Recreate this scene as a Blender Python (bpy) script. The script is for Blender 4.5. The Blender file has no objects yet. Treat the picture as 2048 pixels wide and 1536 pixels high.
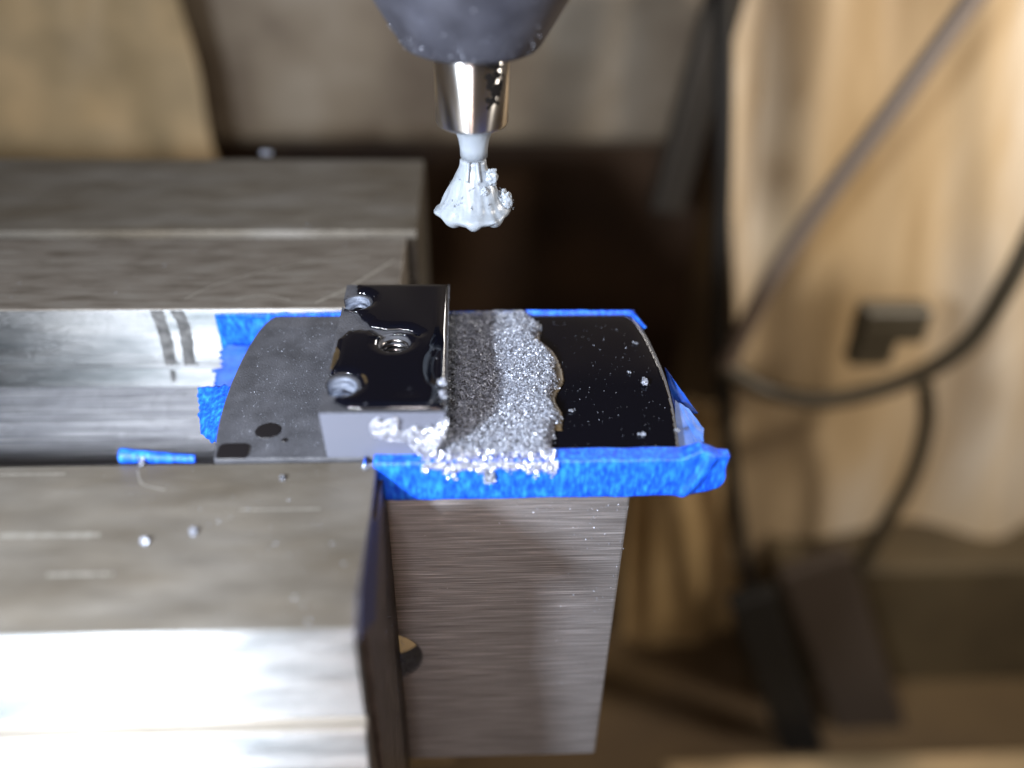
import bpy, bmesh, math, random
import numpy as np
from mathutils import Vector, Matrix, noise
random.seed(7); rng = np.random.default_rng(7)
scn = bpy.context.scene
COL = scn.collection
scn.unit_settings.scale_length = 0.01          # one unit is a centimetre: this is a macro photograph

# ------------------------------------------------------------------ camera, world, lamps, exposure
R = np.array([[0.9987987, 0.0099880, -0.0479726], [-0.0445976, 0.5909155, -0.8054998], [0.0203024, 0.8066716, 0.5906511]])
CAM = np.array([-0.041666, -7.795067, 6.804484]); F = 1716.0
cd = bpy.data.cameras.new('camera'); cam = bpy.data.objects.new('camera', cd); COL.objects.link(cam)
m = Matrix([list(R[i]) + [CAM[i]] for i in range(3)] + [[0, 0, 0, 1]]); cam.matrix_world = m
cd.sensor_width = 36; cd.lens = 36 * F / 2048; cd.clip_start = 0.1; cd.clip_end = 500
cd.dof.use_dof = True; cd.dof.focus_distance = 11.5; cd.dof.aperture_fstop = cd.lens * 0.001 / 0.44
scn.camera = cam
W = bpy.data.worlds.new('World'); scn.world = W; W.use_nodes = True
bgn = W.node_tree.nodes['Background']; bgn.inputs[0].default_value = (0.95, 0.72, 0.5, 1); bgn.inputs[1].default_value = 0.075
scn.view_settings.view_transform = 'Standard'; scn.view_settings.look = 'None'
scn.view_settings.exposure = 0.0; scn.view_settings.gamma = 1.0

def lamp(name, loc, aim, size, power, col):
    l = bpy.data.lights.new(name, 'AREA'); l.shape = 'DISK'; l.size = size; l.energy = power; l.color = col
    o = bpy.data.objects.new(name, l); COL.objects.link(o); o.location = loc
    o.rotation_euler = (Vector(aim) - Vector(loc)).to_track_quat('-Z', 'Y').to_euler(); return o
lamp('work_light', (-8.0, -10.2, 7.3), (-0.5, 1, 0), 1.7, 9500, (0.84, 0.91, 1.0))
lamp('tungsten_light', (-.6, -13.5, -1.5), (-.3, 0, -3), .6, 170, (1.0, 0.62, 0.42))
lamp('machine_light', (-1.55, -10.5, 8.6), (0, 1, 0), 1.2, 900, (1.0, 0.93, 0.95))
lamp('room_light', (27.0, 5.0, 10.0), (14, 23, -9), 5.0, 9000, (1.0, 0.91, 0.79))
lamp('ceiling_light', (14.0, 30.0, 14.0), (0, 1, 0), 6.0, 3500, (1.0, 0.95, 0.9))
lamp('fill_light', (-6.0, -24.0, 12.0), (0, 1, 0), 13.0, 2600, (1.0, 0.93, 0.88))  # broad soft fill added behind the camera to lift front faces and shank

def at(px, py, ax, val):
    """point of the plane axis=val that a pixel of the photograph looks at"""
    d = R @ np.array([(px - 1024) / F, -(py - 768) / F, -1.0]); t = (val - CAM[ax]) / d[ax]; return CAM + t * d

# ------------------------------------------------------------------ helpers
def tag(o, label=None, cat=None, group=None, kind=None):
    if label: o['label'] = label
    if cat: o['category'] = cat
    if group: o['group'] = group
    if kind: o['kind'] = kind
    return o
def empty(name, loc=(0, 0, 0)):
    o = bpy.data.objects.new(name, None); COL.objects.link(o); o.location = loc; o.empty_display_size = 0.3; return o
def link(name, me, mat=None, parent=None, smooth=False):
    if mat: me.materials.append(mat)
    if smooth: me.polygons.foreach_set('use_smooth', [True] * len(me.polygons))
    o = bpy.data.objects.new(name, me); COL.objects.link(o)
    if parent: o.parent = parent; o.matrix_parent_inverse = Matrix.Translation(-parent.location)
    return o
def mesh(name, v, f, mat=None, parent=None, smooth=False):
    me = bpy.data.meshes.new(name); me.from_pydata([tuple(map(float, p)) for p in v], [], [tuple(map(int, q)) for q in f]); me.update()
    return link(name, me, mat, parent, smooth)
def frombm(name, bm, mat=None, parent=None, smooth=False):
    bmesh.ops.recalc_face_normals(bm, faces=bm.faces); me = bpy.data.meshes.new(name); bm.to_mesh(me); bm.free(); return link(name, me, mat, parent, smooth)
def bevel(o, w, seg=2, angle=30):
    b = o.modifiers.new('bevel', 'BEVEL'); b.width = w; b.segments = seg; b.limit_method = 'ANGLE'; b.angle_limit = math.radians(angle)
    return o
def solid(o, t, off=-1):
    s = o.modifiers.new('solid', 'SOLIDIFY'); s.thickness = t; s.offset = off; return o
def prism(name, prof, x0, x1, mat, parent=None, bw=0):
    """closed (y, z) profile run along x"""
    n = len(prof); v = [(x0, y, z) for y, z in prof] + [(x1, y, z) for y, z in prof]
    bm = bmesh.new(); bv = [bm.verts.new(p) for p in v]
    bm.faces.new(bv[:n]); bm.faces.new(bv[n:][::-1])
    for i in range(n): bm.faces.new((bv[i], bv[(i + 1) % n], bv[n + (i + 1) % n], bv[n + i]))
    o = frombm(name, bm, mat, parent)
    if bw: bevel(o, bw, 3)
    return o
def box(name, a, b, mat, parent=None, bw=0):
    return prism(name, [(a[1], a[2]), (b[1], a[2]), (b[1], b[2]), (a[1], b[2])], a[0], b[0], mat, parent, bw)
def plate(name, pts, z0, z1, mat, parent=None, bw=0):
    n = len(pts); bm = bmesh.new(); lo = [bm.verts.new((x, y, z0)) for x, y in pts]; hi = [bm.verts.new((x, y, z1)) for x, y in pts]
    bm.faces.new(lo[::-1]); bm.faces.new(hi)
    for i in range(n): bm.faces.new((lo[i], lo[(i + 1) % n], hi[(i + 1) % n], hi[i]))
    o = frombm(name, bm, mat, parent)
    if bw: bevel(o, bw, 2, 20)
    return o
def lathe(name, prof, cx, cy, mat, parent=None, n=64, fn=None, cap=True):
    """(r, z) profile turned round a vertical axis"""
    v = []; f = []
    for i, (r, z) in enumerate(prof):
        for k in range(n):
            a = 2 * math.pi * k / n; rr, zz = (r, z) if fn is None else fn(r, z, a, i)
            v.append((cx + rr * math.cos(a), cy + rr * math.sin(a), zz))
    for i in range(len(prof) - 1):
        for k in range(n):
            f.append((i * n + k, i * n + (k + 1) % n, (i + 1) * n + (k + 1) % n, (i + 1) * n + k))
    if cap:
        f.append(tuple(range(n))[::-1]); f.append(tuple(range((len(prof) - 1) * n, len(prof) * n)))
    bm = bmesh.new(); bv = [bm.verts.new(p) for p in v]
    for q in f: bm.faces.new([bv[i] for i in q])
    o = frombm(name, bm, mat, parent)
    for p in o.data.polygons: p.use_smooth = len(p.vertices) == 4
    return o
def catmull(P, k=10):
    P = [np.array(p, float) for p in P]; P = [2 * P[0] - P[1]] + P + [2 * P[-1] - P[-2]]; out = []
    for i in range(1, len(P) - 2):
        for j in range(k):
            t = j / k; a, b, c, d = P[i - 1:i + 3]
            out.append(0.5 * (2 * b + (c - a) * t + (2 * a - 5 * b + 4 * c - d) * t * t + (3 * b - a - 3 * c + d) * t ** 3))
    out.append(P[-2]); return out
def tube(name, pts, r, mat, parent=None, n=12, k=10):
    P = catmull(pts, k); v = []; f = []; up = np.array([0.13, 0.3, 0.94])
    for i, p in enumerate(P):
        t = P[min(i + 1, len(P) - 1)] - P[max(i - 1, 0)]; t = t / np.linalg.norm(t)
        a = np.cross(t, up); a /= np.linalg.norm(a); b = np.cross(t, a); up = np.cross(a, t)
        rr = r[i * len(r) // len(P)] if isinstance(r, (list, tuple)) else r
        for q in range(n):
            w = 2 * math.pi * q / n; v.append(p + rr * (math.cos(w) * a + math.sin(w) * b))
    for i in range(len(P) - 1):
        for q in range(n): f.append((i * n + q, i * n + (q + 1) % n, (i + 1) * n + (q + 1) % n, (i + 1) * n + q))
    f.append(tuple(range(n))); f.append(tuple(range((len(P) - 1) * n, len(P) * n))[::-1])
    return mesh(name, v, f, mat, parent, True)
def grid(name, fn, nu, nv, mat, parent=None, thick=0, smooth=True):
    v = [fn(i / nu, j / nv) for j in range(nv + 1) for i in range(nu + 1)]
    f = [(j * (nu + 1) + i, j * (nu + 1) + i + 1, (j + 1) * (nu + 1) + i + 1, (j + 1) * (nu + 1) + i) for j in range(nv) for i in range(nu)]
    o = mesh(name, v, f, mat, parent, smooth)
    if thick: solid(o, thick, 0)
    return o
def nz(x, y=0, z=0, s=1.0): return noise.noise(Vector((x * s, y * s, z * s)))
def inpoly(X, Y, poly):
    res = np.zeros(X.shape, bool); n = len(poly)
    for i in range(n):
        x0, y0 = poly[i]; x1, y1 = poly[(i + 1) % n]
        c = ((y0 > Y) != (y1 > Y)); xi = (x1 - x0) * (Y - y0) / ((y1 - y0) if y1 != y0 else 1e-9) + x0
        res ^= c & (X < xi)
    return res
def polar(cx, cy, r, n=32, ry=None): return [(cx + r * math.cos(2 * math.pi * i / n), cy + (ry or r) * math.sin(2 * math.pi * i / n)) for i in range(n)]
def film(name, inside, bounds, z, T, w, step, mat, parent=None, bump=None):
    """oil lying on a surface: a thin height field that swells behind a rounded edge"""
    x0, y0, x1, y1 = bounds; nx = int((x1 - x0) / step) + 1; ny = int((y1 - y0) / step) + 1
    X, Y = np.meshgrid(np.linspace(x0, x1, nx), np.linspace(y0, y1, ny)); M = inside(X, Y)
    E = M.copy(); E[1:-1, 1:-1] = M[1:-1, 1:-1] & ~(M[:-2, 1:-1] & M[2:, 1:-1] & M[1:-1, :-2] & M[1:-1, 2:])
    ex, ey = X[E], Y[E]; D = np.full(X.shape, 9.0); ii = np.argwhere(M)
    for a in range(0, len(ii), 4000):
        s = ii[a:a + 4000]; px = X[s[:, 0], s[:, 1]][:, None]; py = Y[s[:, 0], s[:, 1]][:, None]
        D[s[:, 0], s[:, 1]] = np.sqrt(((px - ex) ** 2 + (py - ey) ** 2).min(1))
    ww = w(X, Y) if callable(w) else w
    t = 1 - np.clip(D / ww, 0, 1); H = T * np.sqrt(np.clip(1 - t ** 2, 0, 1)) + z
    if bump is not None: H = H + bump(X, Y) * np.clip(D / 0.12, 0, 1)
    idx = -np.ones(X.shape, int); idx[M] = np.arange(M.sum()); v = np.stack([X[M], Y[M], H[M]], 1)
    Q = M[:-1, :-1] & M[1:, :-1] & M[:-1, 1:] & M[1:, 1:]; q = np.argwhere(Q)
    f = np.stack([idx[q[:, 0], q[:, 1]], idx[q[:, 0], q[:, 1] + 1], idx[q[:, 0] + 1, q[:, 1] + 1], idx[q[:, 0] + 1, q[:, 1]]], 1)
    o = mesh(name, v, f, mat, parent, True); solid(o, 0.004, -1)
    return o

# ------------------------------------------------------------------ materials
def M(name, base=(0.5, 0.5, 0.5), rough=0.5, metal=0.0, var=None, vscale=3.0, vstretch=(1, 1, 1), bump=0.0, bscale=20.0, bstretch=(1, 1, 1),
      rvar=0.0, sss=0.0, coat=0.0, spec=0.5, detail=6, tilt=0.0, trans=0.0, bdist=0.02, aniso=0.0):
    mt = bpy.data.materials.new(name); mt.use_nodes = True; N = mt.node_tree.nodes; L = mt.node_tree.links; p = N['Principled BSDF']
    p.inputs['Base Color'].default_value = (*base, 1); p.inputs['Roughness'].default_value = rough; p.inputs['Metallic'].default_value = metal
    p.inputs['Specular IOR Level'].default_value = spec; p.inputs['Coat Weight'].default_value = coat; p.inputs['Coat Roughness'].default_value = 0.08
    if sss: p.inputs['Subsurface Weight'].default_value = sss; p.inputs['Subsurface Radius'].default_value = (0.06, 0.06, 0.06); p.inputs['Subsurface Scale'].default_value = 1.0
    if trans: p.inputs['Transmission Weight'].default_value = trans
    tc = N.new('ShaderNodeTexCoord')
    def nn(scale, stretch, det=detail):
        mp = N.new('ShaderNodeMapping'); mp.inputs['Scale'].default_value = stretch; mp.inputs['Rotation'].default_value = (0, tilt, 0)
        L.new(tc.outputs['Object'], mp.inputs[0]); t = N.new('ShaderNodeTexNoise'); t.inputs['Scale'].default_value = scale; t.inputs['Detail'].default_value = det
        L.new(mp.outputs[0], t.inputs['Vector']); return t
    if var or rvar:
        t = nn(vscale, vstretch)
        if var:
            r = N.new('ShaderNodeValToRGB'); L.new(t.outputs[0], r.inputs[0]); k = len(var); e = r.color_ramp.elements
            while len(e) < k: e.new(0.5)
            for i, c in enumerate(var): e[i].position = 0.3 + 0.4 * i / max(k - 1, 1); e[i].color = (*c, 1)
            L.new(r.outputs[0], p.inputs['Base Color'])
        if rvar:
            mr = N.new('ShaderNodeMapRange'); mr.inputs[1].default_value = 0.3; mr.inputs[2].default_value = 0.7
            mr.inputs[3].default_value = max(rough - rvar, 0.02); mr.inputs[4].default_value = rough + rvar
            t2 = nn(vscale * 2.3, vstretch); L.new(t2.outputs[0], mr.inputs[0]); L.new(mr.outputs[0], p.inputs['Roughness'])
    if aniso:
        p.inputs['Anisotropic'].default_value = aniso; cv = N.new('ShaderNodeCombineXYZ')
        for i, q in enumerate((0.0, 0.7, 0.714)): cv.inputs[i].default_value = q
        L.new(cv.outputs[0], p.inputs['Tangent'])
    if bump:
        t = nn(bscale, bstretch); b = N.new('ShaderNodeBump'); b.inputs['Strength'].default_value = bump; b.inputs['Distance'].default_value = bdist
        L.new(t.outputs[0], b.inputs['Height']); L.new(b.outputs[0], p.inputs['Normal'])
    return mt
def flecks(mt, scale, thresh, col, metal=None, rough=0.3):
    """tiny pale flecks in the base colour: bedded grains and painted sparkle"""
    N = mt.node_tree.nodes; L = mt.node_tree.links; p = N['Principled BSDF']
    tc = N.new('ShaderNodeTexCoord'); v = N.new('ShaderNodeTexVoronoi'); v.inputs['Scale'].default_value = scale; L.new(tc.outputs['Object'], v.inputs['Vector'])
    n = N.new('ShaderNodeTexNoise'); n.inputs['Scale'].default_value = 2.2; L.new(tc.outputs['Object'], n.inputs['Vector'])
    mm = N.new('ShaderNodeMath'); mm.operation = 'MULTIPLY'; L.new(n.outputs[0], mm.inputs[0]); mm.inputs[1].default_value = thresh * 2
    lt = N.new('ShaderNodeMath'); lt.operation = 'LESS_THAN'; L.new(v.outputs['Distance'], lt.inputs[0]); L.new(mm.outputs[0], lt.inputs[1])
    mx = N.new('ShaderNodeMix'); mx.data_type = 'RGBA'; L.new(lt.outputs[0], mx.inputs[0])
    old = p.inputs['Base Color'].links
    if old: L.new(old[0].from_socket, mx.inputs[6])
    else: mx.inputs[6].default_value = p.inputs['Base Color'].default_value
    mx.inputs[7].default_value = (*col, 1); L.new(mx.outputs[2], p.inputs['Base Color'])
    return mt

jaw_top = flecks(M('worn_jaw_steel', aniso=.6, rough=0.46, metal=0.6, var=[(0.10, 0.083, 0.062), (0.135, 0.12, 0.1), (0.165, 0.152, 0.135)], vscale=1.1, vstretch=(0.4, 1.2, 1), rvar=0.08, bump=0.25, bscale=40, bstretch=(0.3, 2, 2), detail=10), 9, 0.035, (0.55, 0.55, 0.55))
rear_top = flecks(M('worn_rear_steel', rough=0.5, metal=0.55, var=[(0.10, 0.085, 0.07), (0.17, 0.15, 0.13), (0.2, 0.185, 0.165)], vscale=5.0, vstretch=(0.25, 1.5, 1), rvar=0.1, bump=0.2, bscale=45, bstretch=(0.25, 2, 2), detail=10), 8, 0.045, (0.55, 0.55, 0.55))
ground = M('ground_steel', aniso=1.0, rough=0.5, metal=0.95, var=[(0.11, 0.12, 0.125), (0.22, 0.225, 0.23), (0.31, 0.31, 0.31)], vscale=1.3, vstretch=(0.4, 3, 2.2), rvar=0.08, bump=0.25, bscale=14, bstretch=(0.15, 5, 5))
bed_mat = M('bed_steel', aniso=1.0, rough=0.48, metal=0.95, var=[(0.14, 0.14, 0.155), (0.24, 0.24, 0.26), (0.45, 0.45, 0.46)], vscale=3, vstretch=(0.15, 6, 3), rvar=0.1, bump=0.4, bscale=16, bstretch=(0.1, 6, 6))
dark_end = flecks(M('oily_dark_steel', rough=0.4, metal=0.5, var=[(0.05, 0.038, 0.032), (0.12, 0.095, 0.085)], vscale=5, bump=0.5, bscale=14), 6, 0.06, (0.45, 0.38, 0.33))
brushed = M('brushed_steel', aniso=1.0, rough=0.31, metal=.66, var=[(0.13, 0.12, 0.122), (0.24, 0.23, 0.235), (0.5, 0.48, 0.5)], vscale=11, vstretch=(0.08, 1, 7), rvar=0.03, bump=0.2, bscale=22, bstretch=(0.03, 1, 7), detail=10, tilt=0.05)
brushed = flecks(brushed, 7, 0.03, (0.8, 0.8, 0.85))
blackdry = flecks(M('black_anodised_dry', base=(0.05, 0.05, 0.06), rough=0.48, var=[(0.035, 0.036, 0.042), (0.07, 0.072, 0.084)], vscale=2.5, rvar=0.1, bump=0.8, bscale=38, bdist=0.015), 22, 0.05, (0.3, 0.3, 0.33))  # pale flecks are dust, and sparkle painted into the colour
blackfront = M('black_anodised_lit', base=(0.09, 0.098, 0.13), rough=0.5, bump=0.1, bscale=50, bdist=0.01)  # paler copy of the black anodise: light on the front face put into colour
oil = M('dark_oil', base=(0.0015, 0.0018, 0.004), rough=0.04, spec=0.5)
stainoil = M('dried_oil', base=(0.009, 0.008, 0.009), rough=0.3, spec=.3)
amber = M('amber_oil', base=(0.05, 0.035, 0.015), rough=0.4, spec=.2, var=[(0.025, 0.017, 0.009), (0.075, 0.052, 0.026)], vscale=6)
bare = M('bare_aluminium', base=(0.5, 0.54, 0.62), rough=0.35, metal=0.5, var=[(0.06, 0.07, 0.1), (0.34, 0.38, 0.47)], vscale=9, vstretch=(0.6, 1, 4), bump=0.5, bscale=12, bstretch=(1, 1, 8))
chipm = M('aluminium_chips', base=(0.72, 0.75, 0.82), rough=0.4, metal=0.6, var=[(0.22, 0.235, 0.28), (0.54, 0.58, 0.68)], vscale=15)
wetm = M('wet_bright_chips', base=(0.75, 0.78, 0.85), rough=0.3, metal=0.75, var=[(0.4, 0.42, 0.5), (0.85, 0.87, 0.93)], vscale=15)
chipbed = M('chip_mush', base=(0.2, 0.2, 0.23), rough=0.5, metal=0.4, var=[(0.04, 0.033, 0.028), (0.16, 0.16, 0.18)], vscale=14, bump=1.0, bscale=40, bdist=0.05)
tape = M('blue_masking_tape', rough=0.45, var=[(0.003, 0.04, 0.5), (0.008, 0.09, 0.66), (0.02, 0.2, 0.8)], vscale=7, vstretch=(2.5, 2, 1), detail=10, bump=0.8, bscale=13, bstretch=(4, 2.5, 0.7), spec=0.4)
tape2 = M('shaded_blue_tape', base=(0.01, 0.07, 0.34), rough=0.6, spec=.25, var=[(0.006, 0.035, 0.26), (0.012, 0.08, 0.42)], vscale=6, bump=0.4, bscale=20)  # darker copy of the blue tape, its shade put into the colour
nutm = flecks(M('phosphated_nut', rough=0.42, metal=0.3, var=[(0.035, 0.036, 0.047), (0.075, 0.078, 0.1)], vscale=2.2, bump=0.35, bscale=40, bdist=0.01), 8, 0.03, (0.6, 0.6, 0.62))
shankm = M('polished_carbide', aniso=.95, base=(0.9, 0.88, 0.87), rough=0.3, metal=1.0, bump=0.03, bscale=20)
ink = M('marker_ink', base=(0.006, 0.005, 0.005), rough=0.7, spec=.1)
white = M('white_coated_chips', base=(0.24, 0.27, 0.31), rough=0.3, sss=0.8, bump=0.3, bscale=8, bdist=0.03)
dark = M('dark_brown', base=(0.012, 0.007, 0.004), rough=0.7)
black = M('black_rubber', base=(0.008, 0.007, 0.006), rough=0.6)
cablem = M('cable_rubber', base=(0.045, 0.036, 0.022), rough=0.5)
greycable = M('grey_cable', base=(0.16, 0.12, 0.09), rough=0.5)

# ------------------------------------------------------------------ the vise
vise = tag(empty('machine_vise', (-5, 2, -3)), 'worn steel machine vise whose jaws grip the plate from front and back', 'vise')
fz = -0.03
fj = prism('jaw', [(0, fz), (0, -6.9), (-2.3, -6.9), (-2.8, -2.6), (-2.64, -1.46), (-2.5, -1.42), (-2.5, -1.33), (-2.56, -1.30), (-2.54, -0.10), (-2.46, fz)], -16, -1.16, jaw_top, vise, 0.03)
tag(fj, 'brown stained front jaw with a bright front edge'); fj.data.materials.append(ground); fj.data.materials.append(dark_end)
for p in fj.data.polygons:
    c = p.center
    if p.normal.x > 0.9: p.material_index = 2
    elif c.y < -2.0 and p.normal.y < -0.3: p.material_index = 1
box('end_plate', (-1.16, -2.3, -6.9), (-1.10, -0.004, -0.22), dark_end, vise, 0.02)
rj = prism('jaw', [(3.5, -0.02), (3.5, -.86), (3.53, -1.04), (3.6, -1.05), (5.85, -1.05), (5.85, -0.02)], -18, -1.14, rear_top, vise, 0.035)
tag(rj, 'scratched rear jaw plate behind the black plate'); rj.data.materials.append(ground)
for p in rj.data.polygons:
    if p.normal.y < -0.9: p.material_index = 1
step = box('jaw_step', (-18, 3.47, -1.44), (-1.2, 5.85, -1.105), ground, vise, 0.008)
rb = prism('jaw_body', [(6.22, -0.06), (6.22, -5), (9.7, -5), (9.7, -0.3), (9.45, -0.03)], -22, -0.98, jaw_top, vise, 0.012)
tag(rb, 'blurred rear jaw body behind the scratched jaw plate')
box('jaw_gap', (-18, 5.86, -5), (-1.3, 6.21, -1.3), dark_end, vise)
box('vise_bed', (-18, 0.01, -2.6), (-3.05, 5.8, -2.0), bed_mat, vise, 0.01)
# narrow grey streaks running down the rear jaw face and step
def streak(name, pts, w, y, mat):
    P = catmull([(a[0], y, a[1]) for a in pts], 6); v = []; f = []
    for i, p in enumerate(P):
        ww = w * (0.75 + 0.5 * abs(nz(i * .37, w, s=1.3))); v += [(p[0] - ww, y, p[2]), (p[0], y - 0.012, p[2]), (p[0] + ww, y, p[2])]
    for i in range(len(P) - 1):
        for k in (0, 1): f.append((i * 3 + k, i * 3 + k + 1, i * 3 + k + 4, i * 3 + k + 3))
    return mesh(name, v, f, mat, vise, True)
streak_mat = M('grey_streak', base=(0.15, 0.15, 0.15), rough=0.4, metal=0.5, var=[(0.08, 0.08, 0.08), (0.26, 0.26, 0.26)], vscale=6)
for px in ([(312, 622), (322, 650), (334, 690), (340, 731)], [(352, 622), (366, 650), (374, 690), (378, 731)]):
    streak('jaw_streak', [(lambda q: (q[0], q[2]))(at(a, b, 1, 3.48)) for a, b in px], 0.11, 3.497, streak_mat)
streak('jaw_streak', [(lambda q: (q[0], q[2]))(at(a, b, 1, 3.46)) for a, b in ((345, 740), (347, 764))], 0.05, 3.467, streak_mat)
# long scratch curving over the rear jaw plate, and short ones
scrm = M('bright_scratch', base=(0.4, 0.38, 0.34), rough=0.4, metal=0.7)
def scratch(pix, w, z=-0.0195):
    P = catmull([at(a, b, 2, z) for a, b in pix], 8); v = []; f = []
    for i, p in enumerate(P):
        d = P[min(i + 1, len(P) - 1)] - P[max(i - 1, 0)]; nrm = np.array([-d[1], d[0], 0]) / (np.hypot(d[0], d[1]) + 1e-9); ww = w * (0.6 + nz(i * 0.9, w * 50) * 0.6)
        v += [p + nrm * ww + (0, 0, 0.002), p - nrm * ww + (0, 0, 0.002)]
    for i in range(len(P) - 1): f.append((2 * i, 2 * i + 1, 2 * i + 3, 2 * i + 2))
    mesh('scratch', v, f, scrm, vise)
scratch([(370, 598), (430, 570), (520, 545), (620, 525), (740, 514)], 0.022)
scratch([(-40, 524), (80, 525), (250, 523)], 0.022)
scratch([(470, 600), (500, 593), (540, 592), (580, 600)], 0.02)
scratch([(630, 606), (690, 580), (730, 556), (790, 520)], 0.04)
scratch([(275, 940), (285, 968), (330, 980)], 0.016, -0.029)
for y, x0, x1, w in ((1072, 0, 200, .045), (1150, 95, 225, .035), (950, 0, 130, .02), (1020, 480, 640, .02)): scratch([(x0, y), ((x0 + x1) / 2, y - 1), (x1, y - 2)], w, -0.029)

# ------------------------------------------------------------------ steel parallel with its hole
def boolean(o, cutters):
    for c in cutters:
        md = o.modifiers.new('cut', 'BOOLEAN'); md.operation = 'DIFFERENCE'; md.solver = 'EXACT'; md.object = c
    dg = bpy.context.evaluated_depsgraph_get(); dg.update(); me = bpy.data.meshes.new_from_object(o.evaluated_get(dg)); o.modifiers.clear(); o.data = me
    for c in cutters: bpy.data.objects.remove(c, do_unlink=True)
def cyl(cx, cy, cz, r, h, axis='z', n=48, r2=None):
    bm = bmesh.new(); bmesh.ops.create_cone(bm, cap_ends=True, segments=n, radius1=r, radius2=r if r2 is None else r2, depth=h)
    if axis == 'y': bmesh.ops.rotate(bm, verts=bm.verts, cent=(0, 0, 0), matrix=Matrix.Rotation(math.pi / 2, 3, 'X'))
    bmesh.ops.translate(bm, verts=bm.verts, vec=(cx, cy, cz)); return frombm('cutter_tmp', bm)
par = box('steel_parallel', (-4.1, 0.003, -6.55), (1.955, 0.45, -0.62), brushed)
boolean(par, [cyl(-1.33, 0.2, -3.82, 0.52, 1.2, 'y')]); bevel(par, 0.035, 2, 50)
tag(par, 'brushed steel block with a round hole, standing upright under the blue tape', 'steel block')

# ------------------------------------------------------------------ the black workpiece
wp = tag(empty('black_mounting_plate', (-0.3, 1.6, 0)), 'black oily plate with rounded ends and a raised dovetail block with holes', 'metal part')
arcL = [(-2.94, 3.26), (-3.03, 3.12), (-3.11, 2.85), (-3.18, 2.35), (-3.22, 1.7), (-3.22, 1.1), (-3.18, 0.55), (-3.1, 0.04)]
arcR = [(2.49, 0.0), (2.55, 0.45), (2.6, 1.0), (2.62, 1.6), (2.58, 2.25), (2.52, 2.75), (2.43, 3.1), (2.3, 3.25)]
def sm(P, k=4): return [tuple(q[:2]) for q in catmull([(a, b, 0) for a, b in P], k)]
outl = sm(arcL) + sm(arcR)
bp = plate('base_plate', outl, -0.12, 0.0, blackdry, wp, 0.02)
v = [(-1.76, .04, 0.001), (-.60, .03, 0.001), (-.60, 3.0, 0.001), (-1.76, 3.0, 0.001), (-1.79, .04, .67), (-.33, .03, .67), (-.33, 2.99, .67), (-1.79, 3.0, .67)]
rbk = mesh('raised_block', v, [(3, 2, 1, 0), (4, 5, 6, 7), (0, 1, 5, 4), (1, 2, 6, 5), (2, 3, 7, 6), (3, 0, 4, 7)], blackdry, wp)
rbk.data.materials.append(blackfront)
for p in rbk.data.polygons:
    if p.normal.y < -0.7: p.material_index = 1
HX, HY = -1.02, 1.46
boolean(rbk, [cyl(-1.60, .56, .60, .205, .36), cyl(-1.61, 2.5, .64, .20, .22), cyl(HX, HY, .4, .185, 1.2), cyl(HX, HY, .66, .19, .07, r2=.30)])
bevel(rbk, 0.014, 2, 40)
for (cx, cy, zz, r) in ((-1.60, .56, .421, .2), (-1.61, 2.5, .531, .195)):
    pts = [(x, y) for x, y in polar(cx, cy, r, 48)]; pts = [(max(x, -1.782), y) for x, y in pts]
    cb = plate('counterbore_floor', pts, zz, zz + 0.012, bare, wp)
    wall = []; f = []; A = np.linspace(math.radians(-150), math.radians(150), 40)
    for i, a in enumerate(A):
        for zq in (zz + .012, .655): wall.append((cx + (r - .003) * math.cos(a), cy + (r - .003) * math.sin(a), zq))
    for i in range(len(A) - 1): f.append((2 * i, 2 * i + 2, 2 * i + 3, 2 * i + 1))
    mesh('counterbore_wall', wall, f, bare, wp, True)
    lathe('ledge_ring', [(r * .55, zz + .013), (r * .55, zz + .05), (r * .42, zz + .05), (r * .42, zz + .013)], cx + .03, cy + .01, bare, wp, 32)
for k in range(6):     # thread turns
    z = 0.60 - k * 0.075
    lathe('thread', [(.186, z + .026), (.152, z), (.186, z - .026)], HX, HY, M('thread_steel', base=(.25, .24, .24), rough=.22, metal=1) if k == 0 else bpy.data.materials['thread_steel'], wp, 48, cap=False)
lathe('countersink_ring', [(.305, .671), (.325, .679), (.345, .671)], HX, HY, blackdry, wp, 56, cap=False)

# ------------------------------------------------------------------ oil
dry = [tuple(at(a, b, 2, .67)[:2]) for a, b in ((676, 622), (716, 628), (724, 640), (738, 646), (746, 655), (775, 662), (815, 664), (838, 676), (822, 672), (790, 668), (764, 676), (745, 662), (720, 662), (694, 664), (680, 676), (664, 690))]
dry2 = [tuple(at(a, b, 2, .67)[:2]) for a, b in ((690, 560), (716, 566), (712, 590), (690, 592))]
dry3 = [tuple(at(a, b, 2, .67)[:2]) for a, b in ((640, 790), (666, 796), (664, 806), (700, 820), (760, 824), (640, 830))]
def in_top(X, Y):
    wob = 0.02 * np.sin(X * 9 + Y * 4) + 0.015 * np.sin(Y * 11)
    m_ = (X > -1.765) & (X < -0.345) & (Y > 0.06 + 0.01) & (Y < 2.975)
    m_ &= ~inpoly(X + wob, Y + wob * .6, dry) & ~inpoly(X + wob, Y, dry2) & ~inpoly(X + wob, Y, dry3)
    for cx, cy, r in ((-1.60, .56, .225), (-1.61, 2.5, .215), (HX, HY, .20)): m_ &= (X - cx) ** 2 + (Y - cy) ** 2 > r * r
    return m_
SP = [at(a, b, 2, .72) for a, b in ((884, 578), (884, 610), (881, 650), (872, 690), (856, 712), (851, 738), (858, 758), (872, 775), (868, 815))][::-1]
SP = catmull(SP, 8); SY = np.array([q[1] for q in SP]); SX = np.array([q[0] for q in SP])
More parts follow.
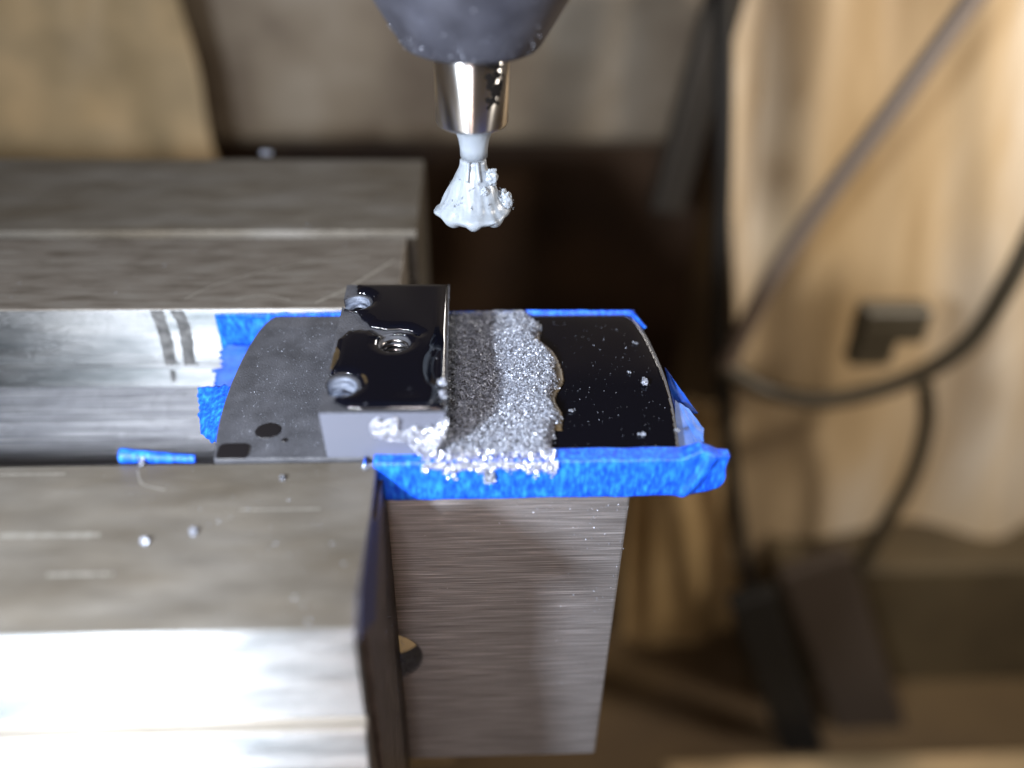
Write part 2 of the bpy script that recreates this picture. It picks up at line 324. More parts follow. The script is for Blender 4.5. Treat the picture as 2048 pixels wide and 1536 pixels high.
def top_bump(X, Y):
    xr = np.interp(Y, SY, SX) - .11; d = X - xr
    return -1.2 * np.clip(d, 0, .19) ** 2 - 0.012 * np.exp(-((X + .75) ** 2 + (Y - .45) ** 2) / .09) + .004 * np.sin(X * 3 + Y * 2)
o = film('oil_film', in_top, (-1.79, .03, -.33, 3.0), .672, .062, 0.14, 0.012, oil, None, top_bump)
tag(o, 'glossy black oil puddle covering the top of the raised block', 'oil puddle')
for sc, cx, cy, rx, ry, nm in ((1, -2.56, .55, .17, .16, 'small oval oil drop drying on the left of the black plate'), (1, -2.9, .17, .2, .16, 'square dark oil drop at the front left corner of the black plate'), (1, -2.32, .37, .045, .05, 'tiniest oil drop on the left of the black plate')):
    p4 = 2 if nm[0] != 's' or 'oval' in nm else 4
    o = film('oil_drop', lambda X, Y: np.abs((X - cx) / rx) ** (4 if 'square' in nm else 2) + np.abs((Y - cy) / ry) ** (4 if 'square' in nm else 2) < 1 + .12 * np.sin(7 * X + 9 * Y), (cx - rx * 1.2, max(cy - ry * 1.2, .03), cx + rx * 1.2, cy + ry * 1.2), .002, .008, .06, .012, stainoil)
    tag(o, nm, 'oil drop', 'oil drops on the plate')
edge_px = [(1050, 628), (1078, 652), (1074, 678), (1096, 700), (1110, 738), (1117, 765), (1106, 798), (1117, 828), (1110, 858), (1104, 885), (1102, 915)]
edge = [tuple(at(a, b, 2, .03)[:2]) for a, b in edge_px]
ES = np.array(catmull([(x, y, 0) for x, y in edge], 8)); EY = ES[::-1, 1]; EX = ES[::-1, 0]
YT = np.linspace(-.5, 4, 900); YN = np.array([nz(y * 2.3, 2) * .06 + nz(y * 14, 5) * .05 + nz(y * 40, 9) * .05 for y in YT])
def edge_x(Y): return np.interp(Y, EY, EX) + np.interp(Y, YT, YN)
def smooth_edge(Y): return np.interp(Y, EY, EX)
rp = [(x - .03, min(max(y, .03), 3.22)) for x, y in sm(arcR)]; rp = [(.2, 3.22), (.2, .03)] + rp
o = film('oil_film', lambda X, Y: inpoly(X, Y, rp), (.2, .02, 2.62, 3.24), .002, .004, .2, .014, oil)
tag(o, 'mirror black oil puddle on the right half of the plate beside the chips', 'oil puddle')
o = film('oil_edge', lambda X, Y: (X > edge_x(Y) - .25) & (X < smooth_edge(Y) + .045 + .06 * np.sin(Y * 2.1 + 0.9) ** 2) & (Y > .45) & (Y < 2.75), (.6, .4, 1.7, 2.8), .02, .022, .12, .015, amber)
tag(o, 'amber oil rim along the right edge of the chip pile', 'oil rim')
for nm, px_, rr in (('amber oil stain on the left edge of the raised block', [(672, 690), (680, 700), (681, 712), (672, 726), (664, 738), (660, 732)], 0), ('amber oil stain beside the front counterbore of the raised block', [(720, 745), (735, 752), (738, 768), (730, 782), (722, 785), (730, 768)], 0)):
    P = [tuple(at(a, b, 2, .73)[:2]) for a, b in px_]; P = [tuple(q[:2]) for q in catmull([(x, y, 0) for x, y in P + P[:1]], 6)]
    xs, ys = zip(*P); o = film('oil_stain', lambda X, Y: inpoly(X, Y, P), (min(xs), min(ys), max(xs), max(ys)), .723, .006, .04, .01, amber); tag(o, nm, 'oil stain')

# ------------------------------------------------------------------ chips
def make_chips(name, pos, size, mat, nrm=None, curl=(1.0, 4.5), seg=4, parent=None):
    n = len(pos); pos = np.asarray(pos); size = np.broadcast_to(size, (n,))
    q = rng.normal(size=(n, 4)); q /= np.linalg.norm(q, axis=1)[:, None]; w, x, y, z = q.T
    Rm = np.stack([np.stack([1 - 2 * (y * y + z * z), 2 * (x * y - z * w), 2 * (x * z + y * w)], 1), np.stack([2 * (x * y + z * w), 1 - 2 * (x * x + z * z), 2 * (y * z - x * w)], 1), np.stack([2 * (x * z - y * w), 2 * (y * z + x * w), 1 - 2 * (x * x + y * y)], 1)], 1)
    ang = rng.uniform(*curl, n); wd = size * rng.uniform(.22, .5, n); V = np.zeros((n, (seg + 1) * 2, 3)); rad = size / ang
    for i in range(seg + 1):
        a = ang * (i / seg - .5); taper = wd * (1 - .5 * abs(i / seg - .5))
        for k, s in enumerate((-1, 1)):
            V[:, 2 * i + k, 0] = rad * np.sin(a); V[:, 2 * i + k, 1] = s * taper * .5 + a * size * .06; V[:, 2 * i + k, 2] = rad * (1 - np.cos(a))
    V = np.einsum('nij,nkj->nki', Rm, V) + pos[:, None, :]
    k = (seg + 1) * 2; base = np.arange(n)[:, None, None] * k
    f = np.array([(2 * i, 2 * i + 1, 2 * i + 3, 2 * i + 2) for i in range(seg)])[None] + base
    me = bpy.data.meshes.new(name); me.vertices.add(n * k); me.vertices.foreach_set('co', V.reshape(-1)); nf = n * seg
    me.loops.add(nf * 4); me.loops.foreach_set('vertex_index', f.reshape(-1).astype(np.int32)); me.polygons.add(nf)
    me.polygons.foreach_set('loop_start', np.arange(0, nf * 4, 4, dtype=np.int32)); me.polygons.foreach_set('loop_total', np.full(nf, 4, dtype=np.int32)); me.update(calc_edges=True)
    return link(name, me, mat, parent)
def vnz(X, Y, s):
    X, Y = np.atleast_1d(X), np.atleast_1d(Y); return np.array([noise.noise(Vector((a * s, b * s, s))) for a, b in zip(X.ravel(), Y.ravel())]).reshape(X.shape)
def pile_h(X, Y):
    e = edge_x(Y); d = e - X
    h = .09 * np.clip(d / .1, 0, 1) * np.exp(-(np.clip(d - .25, 0, 9) / .45) ** 2) + .03 * np.clip(d / .1, 0, 1)
    h *= np.clip((3.05 - Y) / .5, .3, 1)
    return h + vnz(X, Y, 7) * .035 + vnz(X, Y, 19) * .02
def left_x(Y): return np.full_like(Y, -.62)
nx, ny = 120, 200; V = []; Fq = []
for j in range(ny + 1):
    Y = 0.02 + j / ny * 3.23; x0, x1 = -.6, float(edge_x(np.array(Y))) + .01
    for i in range(nx + 1):
        X = x0 + (x1 - x0) * i / nx; e = min(i / 4, (nx - i) / 5, j / 4, (ny - j) / 6, 1)
        V.append((X, Y, max(.004, float(pile_h(np.array([X]), np.array([Y]))[0]) * e + .015 * nz(X * 22, Y * 22) * e)))
for j in range(ny):
    for i in range(nx): Fq.append((j * (nx + 1) + i, j * (nx + 1) + i + 1, (j + 1) * (nx + 1) + i + 1, (j + 1) * (nx + 1) + i))
cb = mesh('chip_pile', V, Fq, chipbed, None, True); tag(cb, 'silvery pile of fine metal chips heaped beside the raised block on the plate', 'metal chips', None, 'stuff')
n = 75000; Y = rng.uniform(-.03, 3.28, n); X = rng.uniform(-.6, 1.45, n); e = edge_x(Y); k = (X < e + .015 * rng.normal(size=n)); X, Y, e = X[k], Y[k], e[k]
k = rng.random(len(X)) < np.where(e - X < .75, 1, .75); X, Y = X[k], Y[k]
P = np.stack([X, Y, np.maximum(pile_h(X, Y), 0) + rng.uniform(0, .035, len(X))], 1)
o = make_chips('loose_chips', P, rng.uniform(.013, .036, len(P)) * (1 + .8 * (rng.random(len(P)) < .04)), chipm); tag(o, 'tiny curled metal chips lying all over the chip pile', 'metal chips', None, 'stuff')
# chips along the front edge over the tape, and on the front face of the raised block
n = 1900; x = rng.uniform(-.62, .97, n); d = np.abs(rng.normal(size=n)) * (.03 + .09 * np.clip(np.array([nz(q * 5, 3) for q in x]) + .25, 0, 1)) ; P = np.stack([x, -.15 - rng.uniform(0, .03, n), .05 - d], 1)
n2 = 700; x2 = rng.uniform(-.62, .97, n2); P = np.concatenate([P, np.stack([x2, rng.uniform(-.14, .05, n2), .05 + rng.uniform(0, .04, n2)], 1)])
o = make_chips('edge_chips', P, rng.uniform(.03, .07, len(P)), wetm); tag(o, 'bright chips spilling over the top edge of the front tape band', 'metal chips', None, 'stuff')
foam_px = [(740, 850), (755, 836), (765, 846), (788, 834), (797, 840), (792, 862), (812, 864), (832, 852), (846, 860), (858, 850), (868, 858), (886, 836), (896, 838), (890, 872), (866, 908), (852, 928), (838, 905), (812, 880), (790, 880), (770, 878), (745, 872)]
fp = [(lambda q: (q[0], q[2]))(at(a, b, 1, .0)) for a, b in foam_px]
n = 9000; x = rng.uniform(-1.3, -.3, n); z = rng.uniform(-.1, .68, n); k = inpoly(x, z, fp); x, z = x[k], z[k]
P = np.stack([x, .02 - rng.uniform(0, .05, len(x)), z], 1); o = make_chips('front_face_chips', P, rng.uniform(.02, .05, len(P)), wetm)
tag(o, 'wet bright chips stuck on the front face of the raised block', 'metal chips', None, 'stuff')
# fine swarf dust on the plate, jaws and steel block
def scatter(n, fn): return np.array([fn() for _ in range(n)])
D = [scatter(150, lambda: (rng.uniform(1.15, 2.5), rng.uniform(.1, 3.0), .022)), scatter(700, lambda: (rng.uniform(-3.0, -1.8), rng.uniform(.1, 3.1), .003)),
     scatter(60, lambda: (rng.uniform(-1.7, -.4), rng.uniform(.1, 2.9), .725)), scatter(80, lambda: (-.335 + rng.normal() * .006, rng.uniform(.05, 2.95), .67 + rng.normal() * .008)), scatter(70, lambda: (rng.uniform(-1.75, -.35), .03, .67 + rng.normal() * .008))]
P = np.concatenate(D); o = make_chips('swarf_dust', P, rng.uniform(.006, .019, len(P)), chipm); tag(o, 'fine bright swarf dust sprinkled over the black plate and raised block', 'metal dust', None, 'stuff')
D = [scatter(130, lambda: (1.95 - abs(rng.normal()) * .8, -.004, -.8 - abs(rng.normal()) * 1.2)), scatter(130, lambda: (-1.095, -abs(rng.normal()) * .5 - .02, rng.uniform(-6.3, -.4))), scatter(120, lambda: (-1.06 + rng.normal() * .012, -.01, rng.uniform(-6.3, -3.0)))]
P = np.concatenate(D); P = P[P[:, 0] < 1.95]; o = make_chips('swarf_dust', P, rng.uniform(.008, .03, len(P)), chipm); tag(o, 'swarf specks clinging to the upright brushed steel block and jaw end', 'metal dust', None, 'stuff')
D = [scatter(60, lambda: (-1.3 - abs(rng.normal()) * 1.2, rng.uniform(-2.4, -.05), -.026)), scatter(36, lambda: (rng.uniform(-8, -1.3), rng.uniform(3.6, 5.8), -.015)), scatter(16, lambda: (rng.uniform(-3, -1.1), rng.uniform(6.3, 9.4), -.04))]
P = np.concatenate(D); o = make_chips('swarf_dust', P, rng.uniform(.012, .032, len(P)), chipm); tag(o, 'scattered swarf specks lying on the brown jaw tops', 'metal dust', None, 'stuff')
# single chips and clumps one can point at
def clump(px, py, ax, val, n, r, size, label, name='metal_chip', mat=None):
    c = at(px, py, ax, val); n = int(n * 1.6); P = c + (.7 if val == 0 else 1) * np.clip(rng.normal(size=(n, 3)), -1.5, 1.5) * np.array(r) * .9; o = make_chips(name, P, rng.uniform(.6, 1, n) * size, mat or chipm, curl=(.5, 3.5)); tag(o, label, 'metal chip', 'loose metal chips'); return o
clump(1289, 763, 2, .05, 70, (.022, .05, .012), .05, 'white chip clump on the right of the oily black plate')
clump(1144, 821, 2, .03, 18, (.03, .012, .008), .04, 'pair of small chips just right of the chip pile')
clump(1283, 868, 2, .03, 22, (.03, .014, .008), .045, 'yellowish chips near the front right of the black plate')
clump(1354, 860, 2, .03, 22, (.018, .014, .008), .045, 'chip on the rounded right end of the black plate')
clump(1258, 744, 2, .03, 14, (.02, .012, .006), .035, 'small chip in the middle of the oily right half')
clump(1271, 686, 2, .03, 14, (.025, .01, .006), .03, 'flat chip at the far right of the oily plate')
clump(884, 764, 2, .72, 50, (.035, .03, .014), .05, 'upper chip clump on the right edge of the raised block')
clump(886, 788, 2, .72, 50, (.025, .045, .014), .05, 'lower chip clump on the right edge of the raised block')
clump(725, 778, 2, .7, 16, (.012, .014, .012), .045, 'bright chip beside the front counterbore')
clump(978, 955, 1, -.18, 110, (.035, .015, .055), .07, 'bright chip clump hanging on the front tape band')
clump(386, 1063, 2, 0, 24, (.025, .03, .02), .06, 'right one of two big blurred chips on the front jaw')
clump(290, 1082, 2, 0, 26, (.028, .03, .02), .065, 'left one of two big blurred chips on the front jaw')
clump(282, 925, 2, 0, 24, (.022, .05, .02), .06, 'chip on the far edge of the front jaw below the tape curl')
clump(564, 955, 2, 0, 20, (.02, .03, .015), .05, 'lone chip near the far edge of the front jaw')
clump(733, 935, 2, -.03, 40, (.035, .03, .02), .06, 'chip clump at the back right corner of the front jaw')
clump(532, 306, 2, 0, 40, (.1, .05, .03), .09, 'blurred chip on the far edge of the rear jaw body')

# ------------------------------------------------------------------ blue tape
box('tape_wad', (-3.0, .06, -.48), (2.35, 3.2, -.125), tape2, None, .05); tag(bpy.data.objects['tape_wad'], 'blue taped pad hidden underneath the black plate', 'tape')
def band(u, v):
    x = -1.2 + u * 4.27; a = v * 2 * math.pi
    k = np.clip((x - 2.45) / .62, 0, 1)
    top = .035 + .10 * max(0, 1 - abs(x - 2.72) / .22) * .9 + .02 * k; bot = -.575 + .05 * max(0, (x - 2.75) / .32) ** 2 * 1.5 + .02 * (x > 0) * nz(x, 4)
    cs, sn = math.cos(a), math.sin(a); p = 14
    rr = (abs(cs) ** p + abs(sn) ** p) ** (-1 / p)
    yh = .13 - .07 * k; ym = -.13 + yh + .05 * k; zc, zh = (top + bot) / 2, (top - bot) / 2
    y = ym + yh * rr * cs * (-1) ; z = zc + zh * rr * sn
    bul = .008 * nz(x * 1.7, z * 2.5, 3) + .006 * nz(x * 6, z * 3, 8) + (.05 * nz(x * 5 + z * 2, z * 2, 1)) * k + .045 * math.exp(-((x - 2.62 - .5 * (z + .5)) / .09) ** 2) * (x > 2.2)
    if x > 2.3: x += .03 * nz(z * 5, 3) * k - .10 * k * max(0, (-z - .4)) * 4
    xx = x + (.0 if u < 1 else .0)
    return (xx, y - bul if y < 0 else min(y, .13), z + .012 * nz(x * 3, 7))
tb = grid('tape_band', band, 260, 60, tape)
bm = bmesh.new(); bm.from_mesh(tb.data); bmesh.ops.remove_doubles(bm, verts=bm.verts, dist=1e-4); bmesh.ops.holes_fill(bm, edges=[e for e in bm.edges if e.is_boundary]); bm.to_mesh(tb.data); bm.free()
tag(tb, 'crinkled bright blue tape band along the front of the black plate', 'tape')
def sheet(name, quad, nu, nv, mat, label, amp=.03, fr=3, rag=(0, 0, 0, 0), thick=.014):
    A, B, C_, D_ = [np.array(q, float) for q in quad]
    def fn(u, v):
        uu, vv = u, v
        uu += (rag[0] * nz(v * 9, 3) * (1 - u)) + rag[1] * nz(v * 9, 5) * u; vv += rag[2] * nz(u * 9, 6) * (1 - v) + rag[3] * nz(u * 9, 9) * v
        p = (A * (1 - uu) + B * uu) * (1 - vv) + (D_ * (1 - uu) + C_ * uu) * vv; nn_ = np.cross(B - A, D_ - A); nn_ /= np.linalg.norm(nn_)
        return p + nn_ * amp * nz(u * fr, v * fr, amp * 100)
    o = grid(name, fn, nu, nv, mat, None, thick); tag(o, label, 'tape'); return o
# pieces round the left end
Z1, Y1 = -.45, 3.46
sheet('tape_patch', (at(430, 632, 1, Y1), at(700, 622, 1, Y1 - .02), at(700, 640, 1, Y1 - .03), at(448, 716, 1, Y1)), 40, 16, tape, 'lit blue tape patch stuck on the rear jaw face at the left end', .02, 3, (.0, .02, .1, .05))
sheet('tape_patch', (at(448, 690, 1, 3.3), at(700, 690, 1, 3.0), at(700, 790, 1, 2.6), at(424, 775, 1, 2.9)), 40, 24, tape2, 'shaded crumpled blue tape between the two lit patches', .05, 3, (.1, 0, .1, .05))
sheet('tape_patch', (at(395, 776, 2, -.5), at(500, 765, 2, -.3), at(480, 918, 2, -.3), at(402, 868, 2, -.7)), 30, 30, tape, 'lower blue tape flap lying left of the rounded plate end', .04, 3, (.08, 0, .05, .12))
sheet('tape_strip', (at(430, 628, 1, 3.36), at(1052, 622, 1, 3.33), at(1052, 632, 1, 3.31), at(430, 636, 1, 3.36)), 120, 4, tape, 'narrow blue tape edge behind the far side of the plate', .015, 14, (0, 0, .2, .1), .02)
sheet('tape_strip', (at(1052, 620, 1, 3.33), at(1268, 621, 1, 3.3), at(1268, 632, 1, 3.27), at(1052, 632, 1, 3.3)), 60, 4, tape, 'bright blue tape edge behind the oily right half', .008, 8, (0, 0, .1, .1), .02)
sheet('tape_strip', (at(1264, 621, 1, 3.29), at(1292, 655, 2, .01), at(1283, 660, 2, -.12), at(1262, 630, 1, 3.2)), 14, 4, tape, 'blue tape corner at the far right of the plate', .004, 4, (0, 0, 0, 0), .02)
# flap beyond the right end
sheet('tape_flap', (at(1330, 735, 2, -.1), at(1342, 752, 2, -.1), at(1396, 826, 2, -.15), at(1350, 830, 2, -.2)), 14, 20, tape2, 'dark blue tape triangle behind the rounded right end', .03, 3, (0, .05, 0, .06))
tlm = M('pale_blue_tape', base=(0.05, 0.13, 0.4), rough=0.5, var=[(0.03, 0.1, 0.36), (0.09, 0.17, 0.44)], vscale=4, bump=.3, bscale=12)
sheet('tape_flap', (at(1350, 800, 2, -.1), at(1378, 818, 2, -.06), at(1408, 858, 2, -.05), at(1404, 915, 2, -.08)), 24, 20, tlm, 'pale blue tape flap sticking out past the right end', .03, 3, (0, .03, .0, .04))
bpy.data.objects['tape_flap.001'].data.materials[0] = tlm
_f = mesh('tape_flap', [at(a, b, 2, -.10) for a, b in ((1350, 802), (1408, 858), (1404, 918), (1350, 918))], [(0, 1, 2, 3)], tlm); solid(_f, .014); tag(_f, 'pale blue tape strip folded under the right end of the plate', 'tape')
# curl on the left over the front jaw
def curl(u, v):
    q = at(242 + u * 150, 911 + 7 * u, 1, .12); a = v * 1.5 * math.pi + .6; r = .085 * (1 - .55 * u)
    return (q[0], q[1] + r * math.cos(a), q[2] + r * math.sin(a) + .01 * nz(u * 6, v * 3))
tag(grid('tape_curl', curl, 50, 20, tape, None, .012), 'small rolled blue tape curl at the back edge of the front jaw', 'tape')
# loop of tape edge on the jaw corner
lp = [at(729, 926, 1, -.1), at(727, 970, 1, -.12), at(732, 1020, 1, -.2), at(742, 1050, 1, -.3), at(752, 1048, 1, -.25), at(762, 1005, 1, -.12), at(763, 950, 1, -.06)]
LP = catmull(lp, 8); v = []; f = []
for p in LP: v += [p, p + np.array([.0, .10, .015])]
for i in range(len(LP) - 1): f.append((2 * i, 2 * i + 1, 2 * i + 3, 2 * i + 2))
o = mesh('tape_loop', v, f, tape, None, True); solid(o, .02, 0); tag(o, 'blue tape loop seen edge-on at the end of the front jaw', 'tape')
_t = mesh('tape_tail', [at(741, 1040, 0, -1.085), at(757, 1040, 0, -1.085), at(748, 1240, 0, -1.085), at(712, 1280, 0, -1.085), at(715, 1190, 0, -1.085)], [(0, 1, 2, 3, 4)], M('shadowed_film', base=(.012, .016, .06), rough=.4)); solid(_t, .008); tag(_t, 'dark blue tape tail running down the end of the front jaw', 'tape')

# ------------------------------------------------------------------ spindle nut and cutter
CX, CY = 0.005, 2.4
nut = tag(empty('collet_nut', (CX, CY, 4.1)), 'dark conical collet nut holding the cutter at the top', 'collet nut')
lathe('nut_body', [(.44, 4.5), (.44, 4.13), (.60, 4.105), (.70, 4.11), (.765, 4.14), (.81, 4.19), (1.08, 4.64), (1.62, 5.55), (1.7, 5.7), (1.7, 9)], CX, CY, nutm, nut, 96)
dr = make_chips('grit', np.array([(lambda a, z: (CX + (.81 + (z - 4.19) * .6 + .005) * math.cos(a), CY + (.81 + (z - 4.19) * .6 + .005) * math.sin(a), z))(rng.uniform(-2.9, -.3), 4.17 + abs(rng.normal()) * .22) for _ in range(120)]), rng.uniform(.01, .026, 120), chipm, None, (1, 4), 4, nut); dr['kind'] = 'stuff'
ct = tag(empty('dovetail_cutter', (CX, CY, 2.0)), 'shiny round-shank dovetail cutter with a white chip-clogged fluted head', 'milling cutter')
lathe('shank', [(.435, 4.45), (.435, 3.27), (.42, 3.235), (.36, 3.215)], CX, CY, shankm, ct, 96)
def headfn(r, z, a, i):
    fl = math.cos(8 * a); k = max(0, min(1, (2.78 - z) / .5))
    nn_ = noise.noise(Vector((math.cos(a) * 1.7, math.sin(a) * 1.7, z * 7))) * .06 + noise.noise(Vector((math.cos(a) * 5, math.sin(a) * 5, z * 16))) * .02
    rr = r * (1 + .02 * fl * k * k + nn_ * 2.3 * (.3 + k)); zz = z + .5 * nn_ * k - (.04 * max(fl, -.2) * (1 if i in (9, 10, 11) else 0))
    return rr, zz
prof = [(.33, 3.222), (.275, 3.19), (.225, 3.13), (.19, 3.04), (.172, 2.93), (.168, 2.82)]
lathe('neck', prof, CX + .02, CY, white, ct, 64)
hp = [(.172, 2.80), (.160, 2.74), (.175, 2.67), (.225, 2.57), (.285, 2.45), (.345, 2.33), (.40, 2.24), (.445, 2.17), (.47, 2.13), (.465, 2.09), (.41, 2.03), (.30, 1.99), (.12, 1.97)]
hd = lathe('fluted_head', hp, CX + .01, CY, white, ct, 144, headfn)
sb = hd.modifiers.new('sub', 'SUBSURF'); sb.levels = 1; sb.render_levels = 1
for k in (1, 2):     # flute gullets at the neck
    a = -math.pi / 2 + (-.9 + k * .62)
    tube('flute_edge', [(CX + r * math.cos(a), CY + r * math.sin(a), z) for r, z in ((.172, 2.80), (.20, 2.68), (.25, 2.57))], .022, white, ct, 8, 4)
def lump(name, c, r, mat, parent, sub=4, amp=.35, fr=9, sq=(1, 1, 1)):
    bm = bmesh.new(); bmesh.ops.create_icosphere(bm, subdivisions=sub, radius=r)
    for v_ in bm.verts:
        d = v_.co.normalized(); k = 1 + amp * noise.noise(Vector((d.x * 2.2 + c[0] * fr, d.y * 2.2, d.z * 2.2 + c[2] * fr))) + amp * .3 * noise.noise(d * 5 + Vector(c) * 3); v_.co = Vector((v_.co.x * sq[0] * k + c[0], v_.co.y * sq[1] * k + c[1], v_.co.z * sq[2] * k + c[2]))
    return frombm(name, bm, mat, parent, True)
lump('chip_clump', (CX + .235, CY - .14, 2.6), .085, white, ct, sq=(.9, .9, 1.2))
lump('chip_clump', (CX + .40, CY - .05, 2.25), .11, white, ct, amp=.5, sq=(.9, .9, 1.3))
lump('chip_clump', (CX + .14, CY - .25, 2.46), .05, white, ct, amp=.5)
P = scatter(50, lambda: (lambda a, t: (CX + (.19 + .29 * t) * math.cos(a), CY + (.19 + .29 * t) * math.sin(a), 2.66 - .5 * t))(rng.uniform(-3.1, .3), rng.random())); o = make_chips('stuck_chips', P, rng.uniform(.02, .045, len(P)), white, None, (.6, 4), 4, ct); o['kind'] = 'stuff'
P = np.array([CX + .47, CY - .02, 2.17]) + rng.normal(size=(60, 3)) * (.022, .02, .06); o = make_chips('ragged_chips', P, rng.uniform(.03, .06, 60), white, None, (.6, 4), 4, ct); o['kind'] = 'stuff'
# marker scrawl round the shank
def scrawl(pts, w):
    P = catmull([(a, z, 0) for a, z in pts], 6); v = []; f = []
    for i, p in enumerate(P):
        d = P[min(i + 1, len(P) - 1)] - P[max(i - 1, 0)]; d = d / (np.linalg.norm(d) + 1e-9); ww = 1.35 * w * (1 + .5 * nz(i * .8, pts[0][1] * 9))
        for s in (-1, 1):
            s_ = p[0] + -d[1] * ww * s; z = p[1] + d[0] * ww * s; an = s_ / .437 - math.pi / 2; v.append((CX + .4375 * math.cos(an), CY + .4375 * math.sin(an), z))
    for i in range(len(P) - 1): f.append((2 * i, 2 * i + 1, 2 * i + 3, 2 * i + 2))
    mesh('marker_mark', v, f, ink, ct)
scrawl([(.18, 3.99), (.21, 4.03), (.25, 3.99), (.28, 4.06), (.34, 4.12)], .022)
scrawl([(.16, 3.87), (.20, 3.90), (.23, 3.86), (.20, 3.83), (.25, 3.83), (.30, 3.88), (.33, 3.94)], .026)
scrawl([(.27, 4.02), (.32, 4.0), (.36, 3.93), (.38, 3.82), (.35, 3.74)], .035)
scrawl([(.17, 3.77), (.21, 3.78), (.25, 3.74), (.30, 3.78), (.35, 3.72)], .02)
scrawl([(.17, 3.66), (.20, 3.62), (.26, 3.64), (.30, 3.69), (.37, 3.66)], .02)
scrawl([(.18, 3.53), (.22, 3.57), (.28, 3.60), (.35, 3.56)], .014)
scrawl([(.22, 4.08), (.27, 4.0), (.30, 3.93), (.26, 3.9)], .02)
scrawl([(.30, 4.15), (.36, 4.08), (.39, 3.95)], .04)
scrawl([(.24, 3.72), (.29, 3.68), (.33, 3.78), (.38, 3.7)], .02)
scrawl([(.16, 4.20), (.20, 4.16), (.26, 4.18)], .018)

for root in (nut, ct):      # the spindle stands over the far half of the plate
    root.location = Vector(CAM) + (root.location - Vector(CAM)) * 1.06; root.scale = (1.06,) * 3

# ------------------------------------------------------------------ behind: machine, sheets, cables, bench
floor_m = M('bench_wood', rough=.7, var=[(.06, .035, .015), (.12, .075, .03)], vscale=.12)
box('bench_top', (-80, 2, -31), (90, 120, -30), floor_m); tag(bpy.data.objects['bench_top'], None, None, None, 'structure')
colm = M('machine_paint', rough=.55, var=[(.085, .06, .04), (.18, .145, .105), (.26, .225, .18)], vscale=.22, bump=.1, bscale=2)
a0 = at(330, 300, 1, 26); a1 = at(1440, 300, 1, 26)
mc = box('machine_column', (a0[0], 26, a0[2]), (a1[0], 34, 18), colm, None, 1.0); tag(mc, 'blurred grey brown machine casting behind the cutter', 'machine')
drk = box('iron_cabinet', (a0[0] - 4, 30, -30), (a1[0] + 1, 40, a0[2] - .2), M('dark_cast_iron', rough=.7, var=[(.02, .009, .004), (.07, .035, .014)], vscale=.15), None, .5); tag(drk, 'dark brown machine base below the grey casting', 'machine')
def drape(name, pix, Y, nu, nv, mat, label, cat, amp, fr, slant=0, thick=.08):
    """hanging sheet: four photograph corners on the plane at distance Y, folds running down it"""
    A, B, C_, D_ = [np.array(at(a, b, 1, Y + d)) for (a, b), d in zip(pix, (0, 0, slant, slant))]
    def fn(u, v):
        p = (A * (1 - u) + B * u) * (1 - v) + (D_ * (1 - u) + C_ * u) * v
        w = amp * (math.sin(u * fr * 6.28 + 1.3 * v + 2 * nz(u * 3, v * 1.5)) * .5 + nz(u * fr * 1.6 + v * 1.2, v * 1.1, 5) * 1.3)
        return p + np.array([0.3 * nz(v * 3, 2) * amp, w, 0])
    o = grid(name, fn, nu, nv, mat, None, thick); tag(o, label, cat); return o
tan = M('tan_paper', rough=.6, var=[(.25, .165, .075), (.42, .31, .185), (.56, .5, .42)], vscale=.17, vstretch=(1, 1, .18))
drape('paper_sheet', [(1462, -60), (2300, -60), (2350, 1165), (1470, 1150)], 23, 160, 60, tan, 'large crumpled tan paper sheet hanging at the right', 'paper sheet', 1.0, 2.9, -4)
tan2 = M('tan_board', rough=.6, var=[(.16, .12, .065), (.27, .2, .11), (.46, .32, .17)], vscale=.22)
drape('paper_sheet', [(-150, -60), (345, -60), (440, 330), (-150, 330)], 22, 80, 30, tan2, 'blurred tan sheet with a slanting right edge, upper left', 'paper sheet', .35, 1.6)
tan3 = M('tan_strip', rough=.6, var=[(.35, .23, .1), (.55, .39, .2)], vscale=.15)
drape('paper_sheet', [(1270, 850), (1450, 780), (1640, 1560), (1215, 1560)], 21, 60, 60, tan3, 'lower tan sheet hanging right of the brushed steel block', 'paper sheet', .7, 2, -2)
olive = M('olive_board', rough=.7, var=[(.05, .034, .015), (.1, .07, .032)], vscale=.2)
q0 = at(1560, 1145, 1, 17); q1 = at(2200, 1145, 1, 17); q2 = at(1560, 1530, 1, 17)
bx = box('storage_box', (q0[0], 17, q2[2] - 3), (q1[0] + 3, 24, q0[2]), olive, None, .3); tag(bx, 'olive brown box below the tan sheet at the lower right', 'box')
q0 = at(1330, 1534, 1, 12); q1 = at(2300, 1510, 1, 12)
ed = box('table_edge', (q0[0], 11, q0[2] - 2), (q1[0] + 4, 12.3, q0[2] - .1), tan2, None, .15); tag(ed, 'tan table edge along the bottom right', 'table')
q = at(818, 1290, 2, -14); wbk = box('wood_block', (q[0] - 2.4, q[1] - 2.2, -16.5), (q[0] + 1.2, q[1] + 2.2, -14), tan, None, .1); tag(wbk, 'tan wood block seen through the hole of the steel block', 'wood block')
def pt(*a): return [at(x, y, 1, Y) for x, y, Y in a]
tag(tube('power_cable', pt((1445, -60, 19), (1447, 300, 19), (1440, 700, 19), (1470, 1000, 18.5), (1500, 1190, 18), (1530, 1300, 17.5)), .3, black), 'black power cable hanging down the left side of the tan sheet', 'cable')
tag(tube('power_cable', pt((1990, -60, 17), (1800, 200, 17), (1620, 440, 17.5), (1520, 600, 18), (1450, 740, 18.3)), .34, greycable), 'grey cable crossing the tan sheet diagonally', 'cable')
tag(tube('power_cable', pt((2110, 380, 16), (2020, 560, 16), (1930, 690, 16.5), (1800, 765, 17), (1650, 800, 17.5), (1530, 780, 18), (1440, 730, 18.3)), .34, cablem), 'dark cable sagging across the tan sheet under the plug', 'cable')
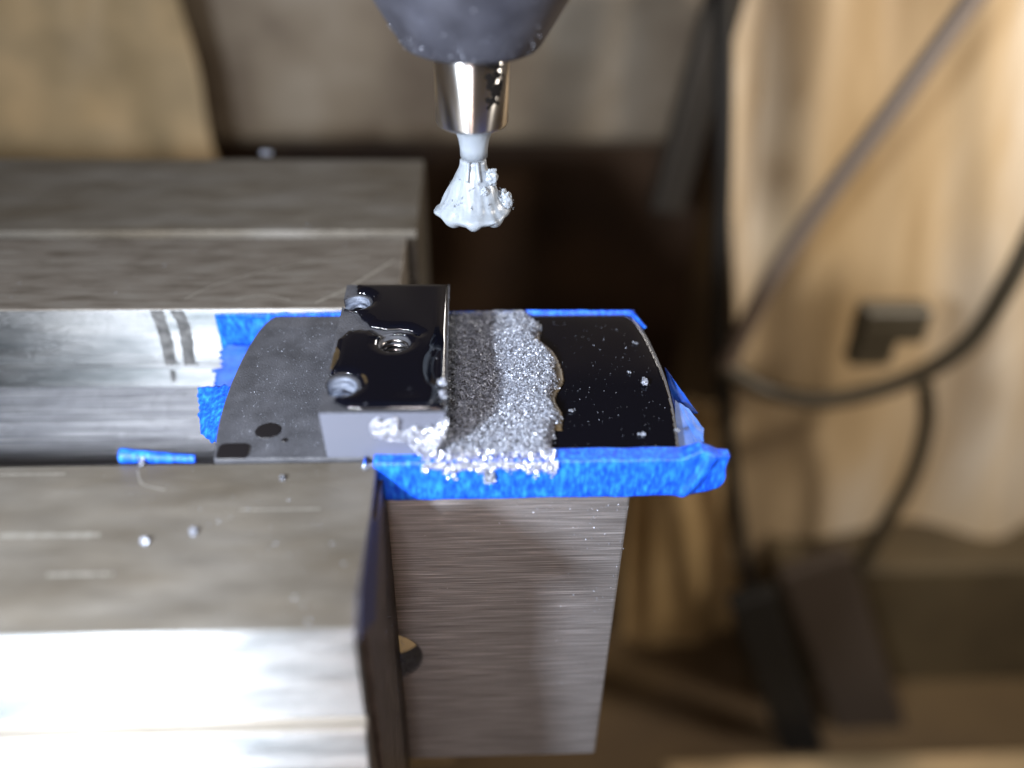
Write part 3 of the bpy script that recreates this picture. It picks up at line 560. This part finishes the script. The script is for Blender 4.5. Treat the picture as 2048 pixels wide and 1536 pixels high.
tag(tube('power_cable', pt((1850, 770, 16.8), (1852, 850, 16.8), (1820, 960, 16.6), (1750, 1080, 16.4), (1685, 1200, 16.2)), .3, cablem), 'dark cable curving down to the olive box', 'cable')
tag(tube('power_cable', pt((1600, 830, 21), (1590, 950, 21), (1560, 1080, 20), (1550, 1130, 19)), .34, greycable), 'faint grey cable behind the hanging loop', 'cable')
pl = tag(empty('power_plug', tuple(at(1790, 660, 1, 16.5))), 'dark square plug lying against the tan sheet', 'plug')
q = at(1790, 645, 1, 16.5); box('plug_body', (q[0] - 1.25, 16.2, q[2] - .7), (q[0] + 1.1, 17.1, q[2] + .6), cablem, pl, .15)
q = at(1750, 690, 1, 16.5); box('plug_foot', (q[0] - .8, 16.3, q[2] - .8), (q[0] + .7, 17.0, q[2] + .3), cablem, pl, .15)
def bar(name, P0, P1, w0, d, mat, label):
    P0, P1 = np.array(P0), np.array(P1); t = (P1 - P0) / np.linalg.norm(P1 - P0); s = np.array([1, 0, 0]) - t * t[0]; s /= np.linalg.norm(s); n_ = np.cross(t, s)
    bm = bmesh.new(); vs = [bm.verts.new(tuple(p + s * a * w0 / 2 + n_ * b * d / 2)) for p in (P0, P1) for a, b in ((-1, -1), (1, -1), (1, 1), (-1, 1))]
    for fc in ((0, 1, 2, 3), (4, 5, 6, 7), (0, 1, 5, 4), (1, 2, 6, 5), (2, 3, 7, 6), (3, 0, 4, 7)): bm.faces.new([vs[i] for i in fc])
    o = frombm(name, bm, mat); bevel(o, .15); tag(o, label, 'bar'); return o
bar('steel_bar', at(1500, 1185, 1, 14.5), at(1660, 1660, 1, 13.2), 1.9, .8, black, 'black bar slanting down at the lower right')
bar('steel_bar', at(1625, 1120, 1, 15.6), at(1815, 1660, 1, 14.3), 3.0, .8, M('brown_grey_paint', base=(.055, .04, .03), rough=.6), 'brown grey bar beside the black slanting bar')
bar('steel_bar', at(1470, -80, 1, 22), at(1330, 420, 1, 22), 1.2, 1, M('dark_grey_paint', base=(.02, .015, .01), rough=.6), 'dark arm slanting left of the tan sheet at the top')
